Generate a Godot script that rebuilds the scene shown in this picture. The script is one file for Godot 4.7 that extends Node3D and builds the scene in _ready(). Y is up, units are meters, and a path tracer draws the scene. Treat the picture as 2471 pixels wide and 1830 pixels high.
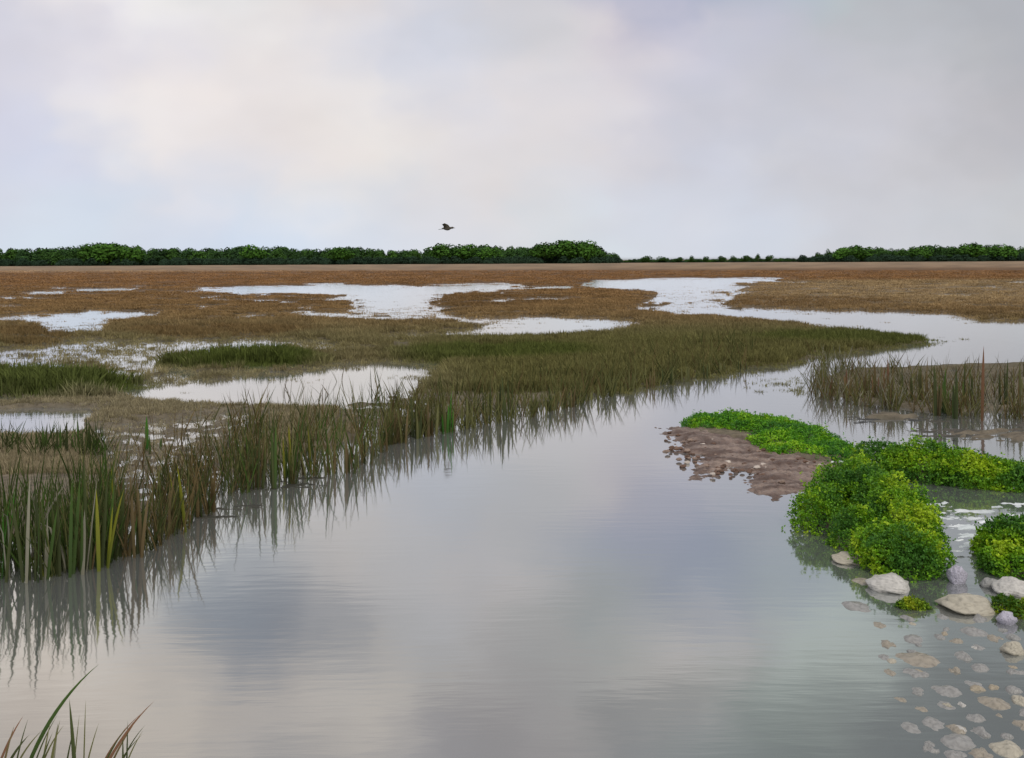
extends Node3D
# A tidal marsh under an overcast sky, seen from a low bank. Units are metres, y is up, the viewer stands at the origin and looks along -z.

const EYE := 2.4            # height of the viewer's eye over the water
const F := 2070.0           # bearings are given in 1/F of the distance
const CX := 1115.5
const ROLL := 0.005

var rng := RandomNumberGenerator.new()
var used := {}
var na := FastNoiseLite.new()
var nb := FastNoiseLite.new()
var nc := FastNoiseLite.new()

# ---------------------------------------------------------------- places on the ground
func vh(u: float) -> float:
	return 567.0 + (CX - u) * ROLL

func G(u: float, v: float, h := 0.0) -> Vector3:      # the point of height h that is seen in that direction
	var d := (EYE - h) * F / (v - vh(u))
	return Vector3((u - CX) * d / F, h, -d)

func D(u: float, d: float, h := 0.0) -> Vector3:      # the point at distance d on that bearing
	return Vector3((u - CX) * d / F, h, -d)

# ---------------------------------------------------------------- naming
func numbered(called: String) -> String:
	var n: int = used.get(called, 0)
	used[called] = n + 1
	return called if n == 0 else "%s_%03d" % [called, n]

func tag(o: Node3D, label: String, category := "", group := "", kind := "") -> Node3D:
	o.set_meta("label", label)
	if category: o.set_meta("category", category)
	if group: o.set_meta("group", group)
	if kind: o.set_meta("kind", kind)
	return o

func thing(called: String, label: String, category: String, at: Vector3, group := "") -> Node3D:
	var o := Node3D.new()
	o.name = numbered(called)
	add_child(o)
	o.position = at
	tag(o, label, category, group)
	return o

func part(called: String, mesh: Mesh, mat: Material, parent: Node3D) -> MeshInstance3D:
	var o := MeshInstance3D.new()
	o.name = called
	o.mesh = mesh
	o.material_override = mat
	parent.add_child(o, true)
	return o

func top(called: String, mesh: Mesh, mat: Material) -> MeshInstance3D:
	var o := MeshInstance3D.new()
	o.name = numbered(called)
	o.mesh = mesh
	o.material_override = mat
	add_child(o)
	return o

func scatter(called: String, mesh: Mesh, mat: Material, xf: Array, cols: Array, parent: Node3D) -> MultiMeshInstance3D:
	var mm := MultiMesh.new()
	mm.transform_format = MultiMesh.TRANSFORM_3D
	mm.use_colors = true
	mm.mesh = mesh
	mm.instance_count = xf.size()
	for i in xf.size():
		mm.set_instance_transform(i, xf[i])
		mm.set_instance_color(i, cols[i])
	var o := MultiMeshInstance3D.new()
	o.name = called
	o.multimesh = mm
	o.material_override = mat
	o.set_meta("kind", "stuff")
	parent.add_child(o, true)
	return o

# ---------------------------------------------------------------- materials
func lin(r: float, g: float, b: float) -> Color:      # a base colour given as a linear value
	return Color(r, g, b).linear_to_srgb()

func mat(c: Color, rough := 0.8, spec := 0.4) -> StandardMaterial3D:
	var m := StandardMaterial3D.new()
	m.albedo_color = c
	m.roughness = rough
	m.metallic_specular = spec
	return m

func tinted(rough := 0.8, back := 0.0, spec := 0.35) -> StandardMaterial3D:   # takes the colour of its vertices and copies
	var m := mat(Color.WHITE, rough, spec)
	m.vertex_color_use_as_albedo = true
	m.cull_mode = BaseMaterial3D.CULL_DISABLED
	if back > 0.0:
		m.backlight_enabled = true
		m.backlight = Color(back, back, back)
	return m

func noise_map(freq: float, seed_: int, octaves := 4, normal := false, strength := 4.0, size := 512) -> NoiseTexture2D:
	var n := FastNoiseLite.new()
	n.seed = seed_
	n.noise_type = FastNoiseLite.TYPE_SIMPLEX_SMOOTH
	n.frequency = freq
	n.fractal_octaves = octaves
	var t := NoiseTexture2D.new()
	t.width = size
	t.height = size
	t.seamless = true
	t.noise = n
	t.as_normal_map = normal
	t.bump_strength = strength
	return t

# ---------------------------------------------------------------- sky
func c8(r: float, g: float, b: float) -> Vector3:
	var c := Color8(int(r), int(g), int(b)).srgb_to_linear()
	return Vector3(c.r, c.g, c.b)

func make_sky() -> ImageTexture:
	var pts := [   # cloud masses and gaps: bearing, height, colour
		[20, 30, 208, 208, 217], [330, 80, 207, 208, 222], [60, 330, 206, 208, 222], [330, 225, 231, 228, 224], [430, 290, 237, 232, 229], [620, 250, 224, 220, 220],
		[780, 240, 232, 230, 226], [800, 320, 234, 232, 228], [560, 330, 227, 224, 224], [90, 430, 203, 214, 229], [470, 430, 206, 214, 228], [120, 500, 205, 219, 231], [560, 500, 204, 218, 230],
		[560, 60, 216, 215, 217], [820, 70, 201, 207, 221], [960, 150, 203, 209, 222], [680, 170, 218, 216, 217], [1010, 240, 222, 218, 217],
		[1230, 90, 220, 217, 216], [1390, 30, 217, 207, 213], [1290, 280, 219, 215, 215], [1150, 360, 220, 217, 216], [960, 420, 216, 216, 219], [880, 500, 211, 219, 228],
		[1500, 180, 201, 201, 211], [1600, 60, 198, 197, 206], [1620, 230, 192, 197, 206], [1760, 200, 188, 191, 200], [1300, 440, 206, 210, 220], [1280, 520, 210, 222, 227], [1530, 420, 205, 206, 215],
		[1950, 60, 183, 187, 192], [2180, 60, 172, 176, 181], [1880, 220, 198, 198, 203], [1850, 400, 208, 208, 211], [2020, 330, 194, 194, 198], [2190, 300, 181, 182, 186], [1600, 500, 206, 214, 222], [1960, 500, 200, 205, 211], [2190, 480, 192, 197, 201],
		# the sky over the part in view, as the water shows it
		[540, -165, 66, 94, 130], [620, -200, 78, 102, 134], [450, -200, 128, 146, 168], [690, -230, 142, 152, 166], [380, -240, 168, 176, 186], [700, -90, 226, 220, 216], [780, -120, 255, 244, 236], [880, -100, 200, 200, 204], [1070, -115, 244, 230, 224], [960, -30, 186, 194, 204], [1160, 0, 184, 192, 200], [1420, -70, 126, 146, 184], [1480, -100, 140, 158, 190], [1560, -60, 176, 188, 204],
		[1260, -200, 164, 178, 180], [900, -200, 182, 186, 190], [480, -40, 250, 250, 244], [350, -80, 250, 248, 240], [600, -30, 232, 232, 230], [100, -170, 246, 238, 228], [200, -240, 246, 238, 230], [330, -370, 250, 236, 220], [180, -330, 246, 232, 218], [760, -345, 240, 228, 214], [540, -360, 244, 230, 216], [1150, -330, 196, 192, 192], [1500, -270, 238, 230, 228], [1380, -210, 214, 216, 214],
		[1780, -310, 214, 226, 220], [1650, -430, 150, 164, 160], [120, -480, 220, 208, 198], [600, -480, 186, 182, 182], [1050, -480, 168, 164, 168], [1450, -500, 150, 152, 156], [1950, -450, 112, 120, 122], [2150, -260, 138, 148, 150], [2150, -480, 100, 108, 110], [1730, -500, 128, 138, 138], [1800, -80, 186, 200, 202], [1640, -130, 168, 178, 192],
	]
	var P := []
	for p in pts:
		P.append([(p[0] - CX) / F, (567.0 - p[1]) / F, c8(p[2], p[3], p[4])])
	var W := 2048
	var H := 1024
	var data := PackedFloat32Array()
	data.resize(W * H * 3)
	var blue := c8(186, 194, 210)
	var warm := c8(224, 220, 217)
	var low := Vector3(0.16, 0.15, 0.13)
	for j in H:
		var el := (0.5 - (j + 0.5) / H) * PI
		for i in W:
			var k := (j * W + i) * 3
			if el < -0.02:
				data[k] = low.x; data[k + 1] = low.y; data[k + 2] = low.z
				continue
			var az := (i + 0.5) / W * TAU
			var dir := Vector3(sin(az) * cos(el), sin(el), -cos(az) * cos(el))
			var q := dir * Vector3(1, 2.2, 1) * 100.0
			var n := clampf(0.5 + 0.9 * na.get_noise_3d(q.x, q.y, q.z), 0.0, 1.0)
			var c := blue.lerp(warm, n)
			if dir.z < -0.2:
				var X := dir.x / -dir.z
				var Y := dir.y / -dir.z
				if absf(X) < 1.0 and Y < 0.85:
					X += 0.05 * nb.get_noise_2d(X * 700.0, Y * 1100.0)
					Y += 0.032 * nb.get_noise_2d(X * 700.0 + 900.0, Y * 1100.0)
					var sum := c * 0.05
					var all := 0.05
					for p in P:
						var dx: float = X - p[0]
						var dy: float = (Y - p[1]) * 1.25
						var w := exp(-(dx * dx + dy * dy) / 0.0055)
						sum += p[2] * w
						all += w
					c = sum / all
			var tint := nb.get_noise_3d(q.x * 3.0, q.y * 2.2, q.z * 3.0)
			c *= Vector3(1.05 + 0.055 * tint, 1.03 + 0.02 * tint, 1.045 - 0.03 * tint)
			c *= 1.0 + (0.085 + 0.11 * smoothstep(0.24, 0.40, dir.y)) * nc.get_noise_3d(q.x * 1.3, q.y * 1.15, q.z * 1.3)
			data[k] = c.x; data[k + 1] = c.y; data[k + 2] = c.z
	return ImageTexture.create_from_image(Image.create_from_data(W, H, false, Image.FORMAT_RGBF, data.to_byte_array()))

# ---------------------------------------------------------------- land and water: a map over bearing a and 1/distance b
const GA := 760
const GB := 440
const SA := 5.0
const SB := 2.5
var land := PackedFloat32Array()
var margin := PackedFloat32Array()    # the same, with wide soft edges: how far the grass strays into the water

func fill(poly: Array, value: float) -> void:
	var pts := PackedVector2Array()
	var lo := Vector2(1e9, 1e9)
	var hi := Vector2(-1e9, -1e9)
	for i in range(0, poly.size(), 2):
		var p := Vector2(poly[i] - CX, poly[i + 1] - vh(poly[i]))
		pts.append(p)
		lo = lo.min(p)
		hi = hi.max(p)
	var i0 := clampi(int((lo.x + 1900.0) / SA), 0, GA - 1)
	var i1 := clampi(int((hi.x + 1900.0) / SA) + 1, 0, GA - 1)
	var j0 := clampi(int(lo.y / SB), 0, GB - 1)
	var j1 := clampi(int(hi.y / SB) + 1, 0, GB - 1)
	for j in range(j0, j1 + 1):
		for i in range(i0, i1 + 1):
			if Geometry2D.is_point_in_polygon(Vector2(i * SA - 1900.0, j * SB), pts):
				land[j * GA + i] = value

func blur(ra: int, rb: int) -> void:
	var tmp := land.duplicate()
	for j in GB:
		var s := 0.0
		for i in range(-ra, ra + 1):
			s += land[j * GA + clampi(i, 0, GA - 1)]
		for i in GA:
			tmp[j * GA + i] = s / (2 * ra + 1)
			s += land[j * GA + mini(i + ra + 1, GA - 1)] - land[j * GA + maxi(i - ra, 0)]
	for i in GA:
		var s := 0.0
		for j in range(-rb, rb + 1):
			s += tmp[clampi(j, 0, GB - 1) * GA + i]
		for j in GB:
			land[j * GA + i] = s / (2 * rb + 1)
			s += tmp[mini(j + rb + 1, GB - 1) * GA + i] - tmp[maxi(j - rb, 0) * GA + i]

func M(a: float, b: float) -> float:
	return margin[clampi(int(b / SB), 0, GB - 1) * GA + clampi(int((a + 1900.0) / SA), 0, GA - 1)]

func L(a: float, b: float) -> float:
	var x := clampf((a + 1900.0) / SA, 0.0, GA - 1.001)
	var y := clampf(b / SB, 0.0, GB - 1.001)
	var i := int(x)
	var j := int(y)
	var fx := x - i
	var fy := y - j
	var k := j * GA + i
	return lerpf(lerpf(land[k], land[k + 1], fx), lerpf(land[k + GA], land[k + GA + 1], fx), fy)

func make_map() -> void:
	land.resize(GA * GB)
	land.fill(1.0)
	fill([400, 632, 450, 626, 745, 621, 960, 624, 1130, 621, 1135, 630, 970, 636, 945, 655, 950, 676, 990, 690, 1060, 694, 1180, 688, 1330, 695, 1400, 702, 1320, 728, 1100, 735, 1000, 738, 850, 740, 850, 728, 1000, 722, 1050, 714, 1050, 700, 960, 698, 840, 694, 790, 676, 770, 654, 740, 642, 560, 636], 0.0)
	fill([1250, 618, 1330, 611, 1480, 606, 1690, 604, 1690, 613, 1560, 621, 1530, 632, 1570, 645, 1550, 668, 1680, 675, 1870, 678, 2060, 682, 2140, 700, 2700, 704, 2700, 790, 2231, 790, 1800, 806, 1700, 806, 1750, 784, 1960, 754, 2050, 745, 1900, 726, 1800, 717, 1740, 705, 1600, 694, 1480, 686, 1385, 671, 1390, 660, 1470, 650, 1480, 640, 1430, 632, 1330, 629], 0.0)
	fill([1455, 630, 1620, 622, 1600, 655, 1560, 668, 1390, 672, 1420, 648], 0.36)
	fill([580, 678, 800, 673, 950, 678, 970, 692, 860, 699, 700, 694], 0.30)
	fill([-1100, 700, 20, 693, 150, 680, 345, 676, 335, 690, 245, 697, 225, 708, 210, 728, 120, 726, 100, 706, 60, 700, -1100, 712], 0.0)
	fill([-1100, 765, 0, 757, 100, 749, 170, 736, 300, 740, 560, 735, 700, 746, 800, 758, 870, 774, 830, 785, 750, 792, 650, 812, 430, 828, 300, 848, 210, 855, 0, 880, -1100, 880], 0.25)
	fill([330, 815, 520, 804, 660, 806, 430, 830, 290, 848], 0.60)
	fill([330, 790, 420, 778, 700, 772, 900, 764, 960, 785, 740, 796, 520, 800, 380, 798], 1.0)
	fill([-1100, 832, 0, 828, 160, 830, 290, 848, 240, 862, 0, 866, -1100, 868], 1.0)
	fill([210, 850, 300, 848, 430, 828, 650, 812, 750, 792, 830, 785, 960, 792, 950, 825, 900, 850, 740, 880, 690, 892, 560, 884, 480, 884, 330, 874, 230, 862], 0.0)
	fill([-1100, 905, 0, 895, 60, 890, 200, 890, 170, 925, 150, 950, 0, 955, -1100, 960], 0.0)
	fill([180, 930, 520, 890, 600, 905, 560, 990, 480, 1060, 300, 1110, 200, 1030], 0.63)
	fill([720, 880, 900, 850, 1000, 860, 900, 930, 800, 960, 740, 930], 0.66)
	fill([-1200, 1400, -600, 1300, 0, 1258, 110, 1258, 200, 1234, 340, 1200, 420, 1138, 500, 1108, 560, 1066, 640, 1058, 760, 1034, 830, 985, 900, 962, 1000, 943, 1130, 922, 1260, 888, 1400, 848, 1520, 828, 1640, 800, 1720, 796, 1850, 792, 1765, 845, 1790, 880, 1900, 900, 2000, 925, 2700, 935, 3400, 1000, 3400, 2400, -1200, 2400], 0.0)
	fill([-600, 1300, 0, 1258, 110, 1258, 200, 1234, 340, 1200, 420, 1138, 500, 1108, 560, 1066, 640, 1058, 760, 1034, 830, 985, 900, 962, 1000, 943, 1130, 922, 1260, 888, 1400, 848, 1520, 828, 1640, 800, 1640, 790, 1400, 828, 1200, 868, 1000, 905, 830, 930, 740, 965, 600, 1000, 480, 1045, 380, 1095, 300, 1135, 180, 1165, -600, 1190], 0.40)
	fill([1775, 850, 1800, 880, 1900, 898, 2000, 922, 2700, 932, 2700, 900, 2000, 895, 1850, 870], 0.40)
	fill([1990, 940, 2240, 930, 2700, 935, 2700, 975, 2240, 968, 2050, 960], 0.66)
	fill([1850, 905, 1940, 902, 2020, 910, 1940, 918, 1860, 914], 0.8)
	fill([1490, 925, 1560, 905, 1700, 915, 1850, 985, 1850, 1010, 1740, 1010, 1640, 965, 1500, 945], 1.0)
	fill([1890, 1030, 1920, 1005, 2231, 1020, 2700, 1025, 2700, 1062, 2231, 1056, 2000, 1050], 1.0)
	fill([1770, 1140, 1810, 1085, 1900, 1070, 2040, 1180, 2040, 1255, 1950, 1245, 1860, 1190], 0.9)
	fill([2130, 1215, 2231, 1180, 2700, 1160, 2700, 1280, 2170, 1262], 0.9)
	fill([1820, 1320, 2100, 1310, 2700, 1320, 2700, 2200, 2000, 2200, 1930, 1700, 1840, 1480], 0.42)
	blur(5, 1)
	blur(4, 1)
	for j in GB:      # thin wet streaks through the flats, and sedge standing in the pools
		var b := j * SB
		if b < 34.0 or b > 330.0:
			continue
		var w := smoothstep(34.0, 60.0, b) * smoothstep(330.0, 260.0, b)
		for i in GA:
			var a := i * SA - 1900.0
			var n := nc.get_noise_2d(a * 0.10 + 60.0, b * 4.2)
			var n2 := nc.get_noise_2d(a * 0.13 - 700.0, b * 5.0 + 300.0)
			var k := j * GA + i
			land[k] = land[k] - w * 0.62 * smoothstep(0.16 - 0.10 * smoothstep(100.0, -200.0, a), 0.36 - 0.10 * smoothstep(100.0, -200.0, a), n) if land[k] > 0.5 else land[k] + w * 0.42 * smoothstep(0.05, 0.30, n2) * (1.0 - 0.7 * smoothstep(500.0, 800.0, a))
	var kept := land.duplicate()
	blur(12, 1)
	blur(10, 1)
	margin = land
	land = kept

func height(a: float, b: float, x: float, z: float) -> float:
	var l := L(a, b) + 0.16 * na.get_noise_2d(a * 0.6, b * 5.0) + 0.14 * nc.get_noise_2d(a * 0.8, b * 12.0)
	var s := smoothstep(0.15, 0.85, l)
	return -0.20 + 0.26 * s + 0.018 * nb.get_noise_2d(x * 40.0, z * 40.0)

func soil(a: float, b: float, l: float) -> Color:     # colour of the bare marsh floor
	var stops := [[0.0, Color(0.26, 0.19, 0.11)], [9.0, Color(0.34, 0.24, 0.145)], [19.0, Color(0.33, 0.22, 0.125)], [24.0, Color(0.205, 0.112, 0.048)], [45.0, Color(0.19, 0.106, 0.045)], [60.0, Color(0.178, 0.106, 0.046)],
		[120.0, Color(0.165, 0.112, 0.052)], [170.0, Color(0.15, 0.125, 0.065)], [230.0, Color(0.15, 0.125, 0.07)], [300.0, Color(0.21, 0.18, 0.125)], [420.0, Color(0.23, 0.19, 0.135)], [700.0, Color(0.15, 0.12, 0.085)]]
	var c: Color = stops[-1][1]
	for i in stops.size() - 1:
		if b < stops[i + 1][0]:
			c = stops[i][1].lerp(stops[i + 1][1], clampf((b - stops[i][0]) / (stops[i + 1][0] - stops[i][0]), 0, 1))
			break
	if b < 140.0 and b > 30.0:
		c = c.lerp(Color(0.25, 0.185, 0.10), 0.8 * smoothstep(200.0, 700.0, a) * smoothstep(44.0, 52.0, b) * smoothstep(120.0, 85.0, b))
	var n := na.get_noise_2d(a * 0.5 + 300.0, b * 7.0)
	c = c * (1.0 + 0.35 * n)
	return c.lerp(Color(0.085, 0.09, 0.08), smoothstep(0.75, 0.3, l))

func make_ground() -> void:
	var rows := [-1.0]
	var b := 0.8
	while b < 1250.0:
		rows.append(b)
		b += 1.2 if b < 60.0 else (2.6 if b < 420.0 else 6.0)
	rows.append(2500.0)
	rows.append(6000.0)
	var cols := []
	var a := -1500.0
	cols.append(-60000.0)
	cols.append(-8000.0)
	cols.append(-3000.0)
	while a <= 1500.0:
		cols.append(a)
		a += 9.0
	cols.append(3000.0)
	cols.append(8000.0)
	cols.append(60000.0)
	var verts := PackedVector3Array()
	var tint := PackedColorArray()
	var idx := PackedInt32Array()
	var nC := cols.size()
	for r in rows:
		for c in cols:
			if r < 0.0:
				verts.append(Vector3(c * 5500.0 / F, 0.02, -5500.0))
				tint.append(Color(0.2, 0.17, 0.1))
				continue
			var d: float = EYE * F / r
			var x: float = c * d / F
			if absf(c) > 2500.0:
				x = clampf(x, -9000.0, 9000.0)
				if absf(x) < absf(c) * 0.02:
					x = signf(c) * absf(c) * 0.02
			verts.append(Vector3(x, height(c, r, x, -d), -d))
			tint.append(soil(c, r, L(c, r)))
	for j in rows.size() - 1:
		for i in nC - 1:
			var k := j * nC + i
			idx.append_array([k, k + 1, k + nC, k + 1, k + nC + 1, k + nC])
	var arr := []
	arr.resize(Mesh.ARRAY_MAX)
	arr[Mesh.ARRAY_VERTEX] = verts
	arr[Mesh.ARRAY_COLOR] = tint
	arr[Mesh.ARRAY_INDEX] = idx
	var st := SurfaceTool.new()
	st.create_from_arrays(arr)
	st.generate_normals()
	var m := tinted(0.75, 0.0, 0.3)
	m.uv1_triplanar = true
	m.uv1_world_triplanar = true
	m.uv1_scale = Vector3(0.9, 0.9, 0.9)
	m.albedo_texture = soil_texture()
	m.heightmap_enabled = true
	m.heightmap_texture = noise_map(0.02, 9, 5)
	m.heightmap_scale = 2.5
	var o := top("ground", st.commit(), m)
	tag(o, "brown marsh floor and muddy banks between the water channels", "", "", "structure")
	# the land behind the viewer
	var back := PlaneMesh.new()
	back.size = Vector2(12000, 6000)
	var o2 := top("ground", back, mat(lin(0.15, 0.12, 0.085)))
	o2.position = Vector3(0, -0.2, 3000.0 - 0.8)
	tag(o2, "marsh floor behind the viewer", "", "", "structure")

func soil_texture() -> NoiseTexture2D:
	var t := noise_map(0.012, 21, 5)
	var g := Gradient.new()
	g.set_color(0, Color(0.72, 0.72, 0.72))
	g.set_color(1, Color(1, 1, 1))
	t.color_ramp = g
	return t

func make_water() -> void:
	var p := PlaneMesh.new()
	p.size = Vector2(9000, 9000)
	p.subdivide_width = 8
	p.subdivide_depth = 8
	var m := StandardMaterial3D.new()
	m.transparency = BaseMaterial3D.TRANSPARENCY_ALPHA
	m.albedo_color = Color(lin(0.54, 0.56, 0.55), 0.5)
	m.metallic = 0.84
	m.metallic_specular = 0.5
	m.roughness = 0.05
	m.uv1_triplanar = true
	m.uv1_world_triplanar = true
	m.uv1_scale = Vector3(0.16, 0.5, 1.1)
	m.normal_enabled = true
	m.normal_texture = noise_map(0.012, 5, 4, true, 3.0)
	m.normal_scale = 0.075
	var o := top("water", p, m)
	tag(o, "still grey creek water mirroring the clouds", "", "", "structure")

# ---------------------------------------------------------------- blades and tufts
func blade_into(st: SurfaceTool, base: Vector3, h: float, w: float, lean: Vector3, curl: float, face: float, c0: Color, c1: Color, segs := 6, kink := 0.0) -> void:
	# a leaf that is folded along its midrib, bows over by curl and ends in a point
	var side := Vector3(cos(face), 0, sin(face))
	var back := Vector3(-sin(face), 0, cos(face))
	var rows := []
	for i in segs + 1:
		var t := float(i) / segs
		var wide := w * (0.62 + 0.75 * t) * (1.0 - pow(t, 2.2)) if i < segs else 0.0
		var bow := t + curl * t * t
		var p := base + lean * h * bow + Vector3(0, h * (t - 0.35 * curl * lean.length() * t * t * t), 0)
		if kink > 0.0 and t > 0.6:
			p += (lean.normalized() * 0.9 - Vector3(0, 1.5, 0)) * h * kink * (t - 0.6)
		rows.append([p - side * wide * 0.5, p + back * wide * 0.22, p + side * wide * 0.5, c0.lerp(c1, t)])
	for i in segs:
		var r = rows[i]
		var q = rows[i + 1]
		for k in 2:
			st.set_color(r[3]); st.add_vertex(r[k])
			st.set_color(q[3]); st.add_vertex(q[k])
			st.set_color(q[3]); st.add_vertex(q[k + 1])
			if i <= segs - 1:
				st.set_color(r[3]); st.add_vertex(r[k])
				st.set_color(q[3]); st.add_vertex(q[k + 1])
				st.set_color(r[3]); st.add_vertex(r[k + 1])

func new_st() -> SurfaceTool:
	var st := SurfaceTool.new()
	st.begin(Mesh.PRIMITIVE_TRIANGLES)
	st.set_smooth_group(0)
	return st

func done(st: SurfaceTool) -> ArrayMesh:
	st.generate_normals()
	return st.commit()

func tuft(n: int, spread: float, seed_: int, wide: float, lean: float) -> ArrayMesh:   # a tuft of grass of height 1
	rng.seed = seed_
	var st := new_st()
	for i in n:
		var an := rng.randf() * TAU
		var r := sqrt(rng.randf()) * spread
		var g := 0.75 + 0.5 * rng.randf()
		var c := Color(g, g * (0.95 + 0.1 * rng.randf()), g * 0.95)
		var out := Vector3(cos(an), 0, sin(an)) * lean * rng.randf()
		blade_into(st, Vector3(cos(an) * r, -0.06, sin(an) * r), 0.5 + 0.5 * rng.randf(), wide * (0.7 + 0.6 * rng.randf()), out, 0.8, rng.randf() * TAU, c * 0.9, c * 1.05, 3)
	return done(st)

var tufts := []
var grass_mat: StandardMaterial3D

func spot(a: float, b: float, u: float, v: float, ru: float, rv: float) -> float:
	var x := (a - (u - CX)) / ru
	var y := (b - (v - vh(u))) / rv
	return clampf(1.6 * (1.0 - (x * x + y * y)), 0.0, 1.0)

func grass_colour(a: float, b: float) -> Color:
	var c := soil(a, b, 1.0) * 1.75
	var olive := Color(0.180, 0.170, 0.062)
	c = c.lerp(olive, smoothstep(125.0, 190.0, b) * (0.35 + 0.65 * smoothstep(-350.0, 0.0, a)))
	var g := maxf(maxf(spot(a, b, 520, 790, 220, 18), spot(a, b, 120, 846, 260, 30)), maxf(0.8 * spot(a, b, 1080, 778, 260, 24), 0.7 * spot(a, b, 1850, 742, 260, 18)))
	c = c.lerp(Color(0.085, 0.118, 0.022), 0.9 * g)
	var dark := maxf(maxf(spot(a, b, 60, 735, 110, 26), spot(a, b, 470, 725, 260, 16)), maxf(maxf(spot(a, b, 1000, 655, 260, 18), spot(a, b, 1750, 658, 260, 14)), spot(a, b, 620, 658, 150, 8)))
	c = c.lerp(Color(0.185, 0.110, 0.045), 0.6 * dark)
	return c

func grow(called_label: String, group: String, n: int, box: Rect2, seed_: int) -> void:
	# grass over the land of that range of bearings (u) and depth (v); farther tufts are larger and fewer
	var xf := [[], [], []]
	var co := [[], [], []]
	rng.seed = seed_
	for i in n:
		var u := box.position.x + rng.randf() * box.size.x
		var v := box.position.y + rng.randf() * box.size.y
		var a := u - CX
		var b := v - vh(u)
		if b < 2.0:
			continue
		var l := L(a, b) + 0.22 * na.get_noise_2d(a * 0.6, b * 5.0)
		var streak := 0.30 * nc.get_noise_2d(a * 0.35, b * 14.0)
		var shallow := l <= 0.4
		l = minf(l, 0.55 * l + 0.45 * M(a, b) + streak) if l > 0.4 else 0.85 * M(a, b) + streak
		if l < (0.20 + 0.50 * rng.randf() if shallow else 0.16 + 0.70 * sqrt(rng.randf())):
			continue
		var d := EYE * F / b
		var p := Vector3(a * d / F, 0, -d)
		p.y = maxf(height(a, b, p.x, p.z) - 0.02, -0.03)
		var edge := smoothstep(0.35, 1.0, l)
		var hgt := (0.15 + 0.12 * smoothstep(60.0, 200.0, b)) * (0.35 + 0.65 * edge) * (0.6 + 0.6 * rng.randf())
		var tall := maxf(spot(a, b, 120, 840, 210, 34), spot(a, b, 480, 788, 200, 22))
		hgt *= 1.0 + 0.7 * tall
		if (b > 300.0 and a < -330.0) or (b > 265.0 and a > -555.0 and a < -200.0):
			hgt *= 0.42
		var wide := maxf(hgt, 0.008 * d) * (0.8 + 0.5 * rng.randf())
		var k := rng.randi() % 3
		var bs := Basis(Vector3.UP, rng.randf() * TAU).scaled(Vector3(wide, hgt, wide))
		xf[k].append(Transform3D(bs, p))
		var g := 0.75 + 0.55 * rng.randf()
		co[k].append(grass_colour(a, b) * g)
	var root := thing("marsh_grass", called_label, "marsh grass", Vector3.ZERO, group)
	root.set_meta("kind", "stuff")
	for k in 3:
		if xf[k].size():
			scatter("tufts", tufts[k], grass_mat, xf[k], co[k], root)

# ---------------------------------------------------------------- reeds
var pal := {
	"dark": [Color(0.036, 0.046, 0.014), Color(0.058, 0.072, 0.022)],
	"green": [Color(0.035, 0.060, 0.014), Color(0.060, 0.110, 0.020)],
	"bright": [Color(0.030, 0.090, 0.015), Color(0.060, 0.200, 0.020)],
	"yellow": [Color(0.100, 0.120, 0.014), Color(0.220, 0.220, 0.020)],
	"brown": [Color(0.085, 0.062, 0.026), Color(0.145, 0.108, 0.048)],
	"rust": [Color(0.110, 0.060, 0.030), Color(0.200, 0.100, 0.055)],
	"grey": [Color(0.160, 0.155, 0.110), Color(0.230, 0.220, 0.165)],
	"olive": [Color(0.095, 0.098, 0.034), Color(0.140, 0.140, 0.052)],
}
var blade_mat: StandardMaterial3D

func reed_clump(u: float, v: float, top_v: float, spread: float, n: int, mix: Array, label: String, group := "", lean := 0.10, wide := 0.030) -> void:
	var at := G(u, v)
	var d := -at.z
	var hgt := (v - top_v) * d / F
	var t := thing("reed_clump", label, "reeds", at, group)
	var r := spread * 0.5 * d / F
	for i in n:
		var kind: String = mix[i % mix.size()]
		var c0: Color = pal[kind][0]
		var c1: Color = pal[kind][1]
		var f := 0.8 + 0.4 * rng.randf()
		var an := rng.randf() * TAU
		var q := Vector3((rng.randf() * 2.0 - 1.0) * r, -0.05, (rng.randf() * 2.0 - 1.0) * minf(r, 0.22))
		var out := Vector3(cos(an), 0, sin(an)) * lean * rng.randf() + Vector3(q.x / maxf(r, 0.01) * lean * 0.5, 0, 0)
		var st := new_st()
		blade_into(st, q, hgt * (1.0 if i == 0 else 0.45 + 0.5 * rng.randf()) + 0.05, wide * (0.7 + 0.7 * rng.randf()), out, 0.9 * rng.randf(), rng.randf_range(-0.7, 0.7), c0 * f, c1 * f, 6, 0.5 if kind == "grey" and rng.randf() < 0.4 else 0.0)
		part("blade", done(st), blade_mat, t)

func reed_leaf(u: float, v: float, u2: float, v2: float, w: float, kind: String, label: String, curl := 0.5, called := "reed_leaf", face := 0.0, zoff := 0.0) -> void:
	# one leaf that stands out, from its foot to its tip
	var at := G(u, v)
	at.z += zoff
	at.x = (u - CX) * -at.z / F
	var d := -at.z
	var hgt := (v - v2) * d / F
	var side := (u2 - u) * d / F
	var st := new_st()
	blade_into(st, Vector3(0, -0.04, 0), hgt + 0.04, w, Vector3(side / (hgt + 0.04) / (1.0 + curl), 0, 0.04), curl, face, pal[kind][0], pal[kind][1], 10)
	var o := top(called, done(st), blade_mat)
	o.position = at
	tag(o, label, "reed leaf")

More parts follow.
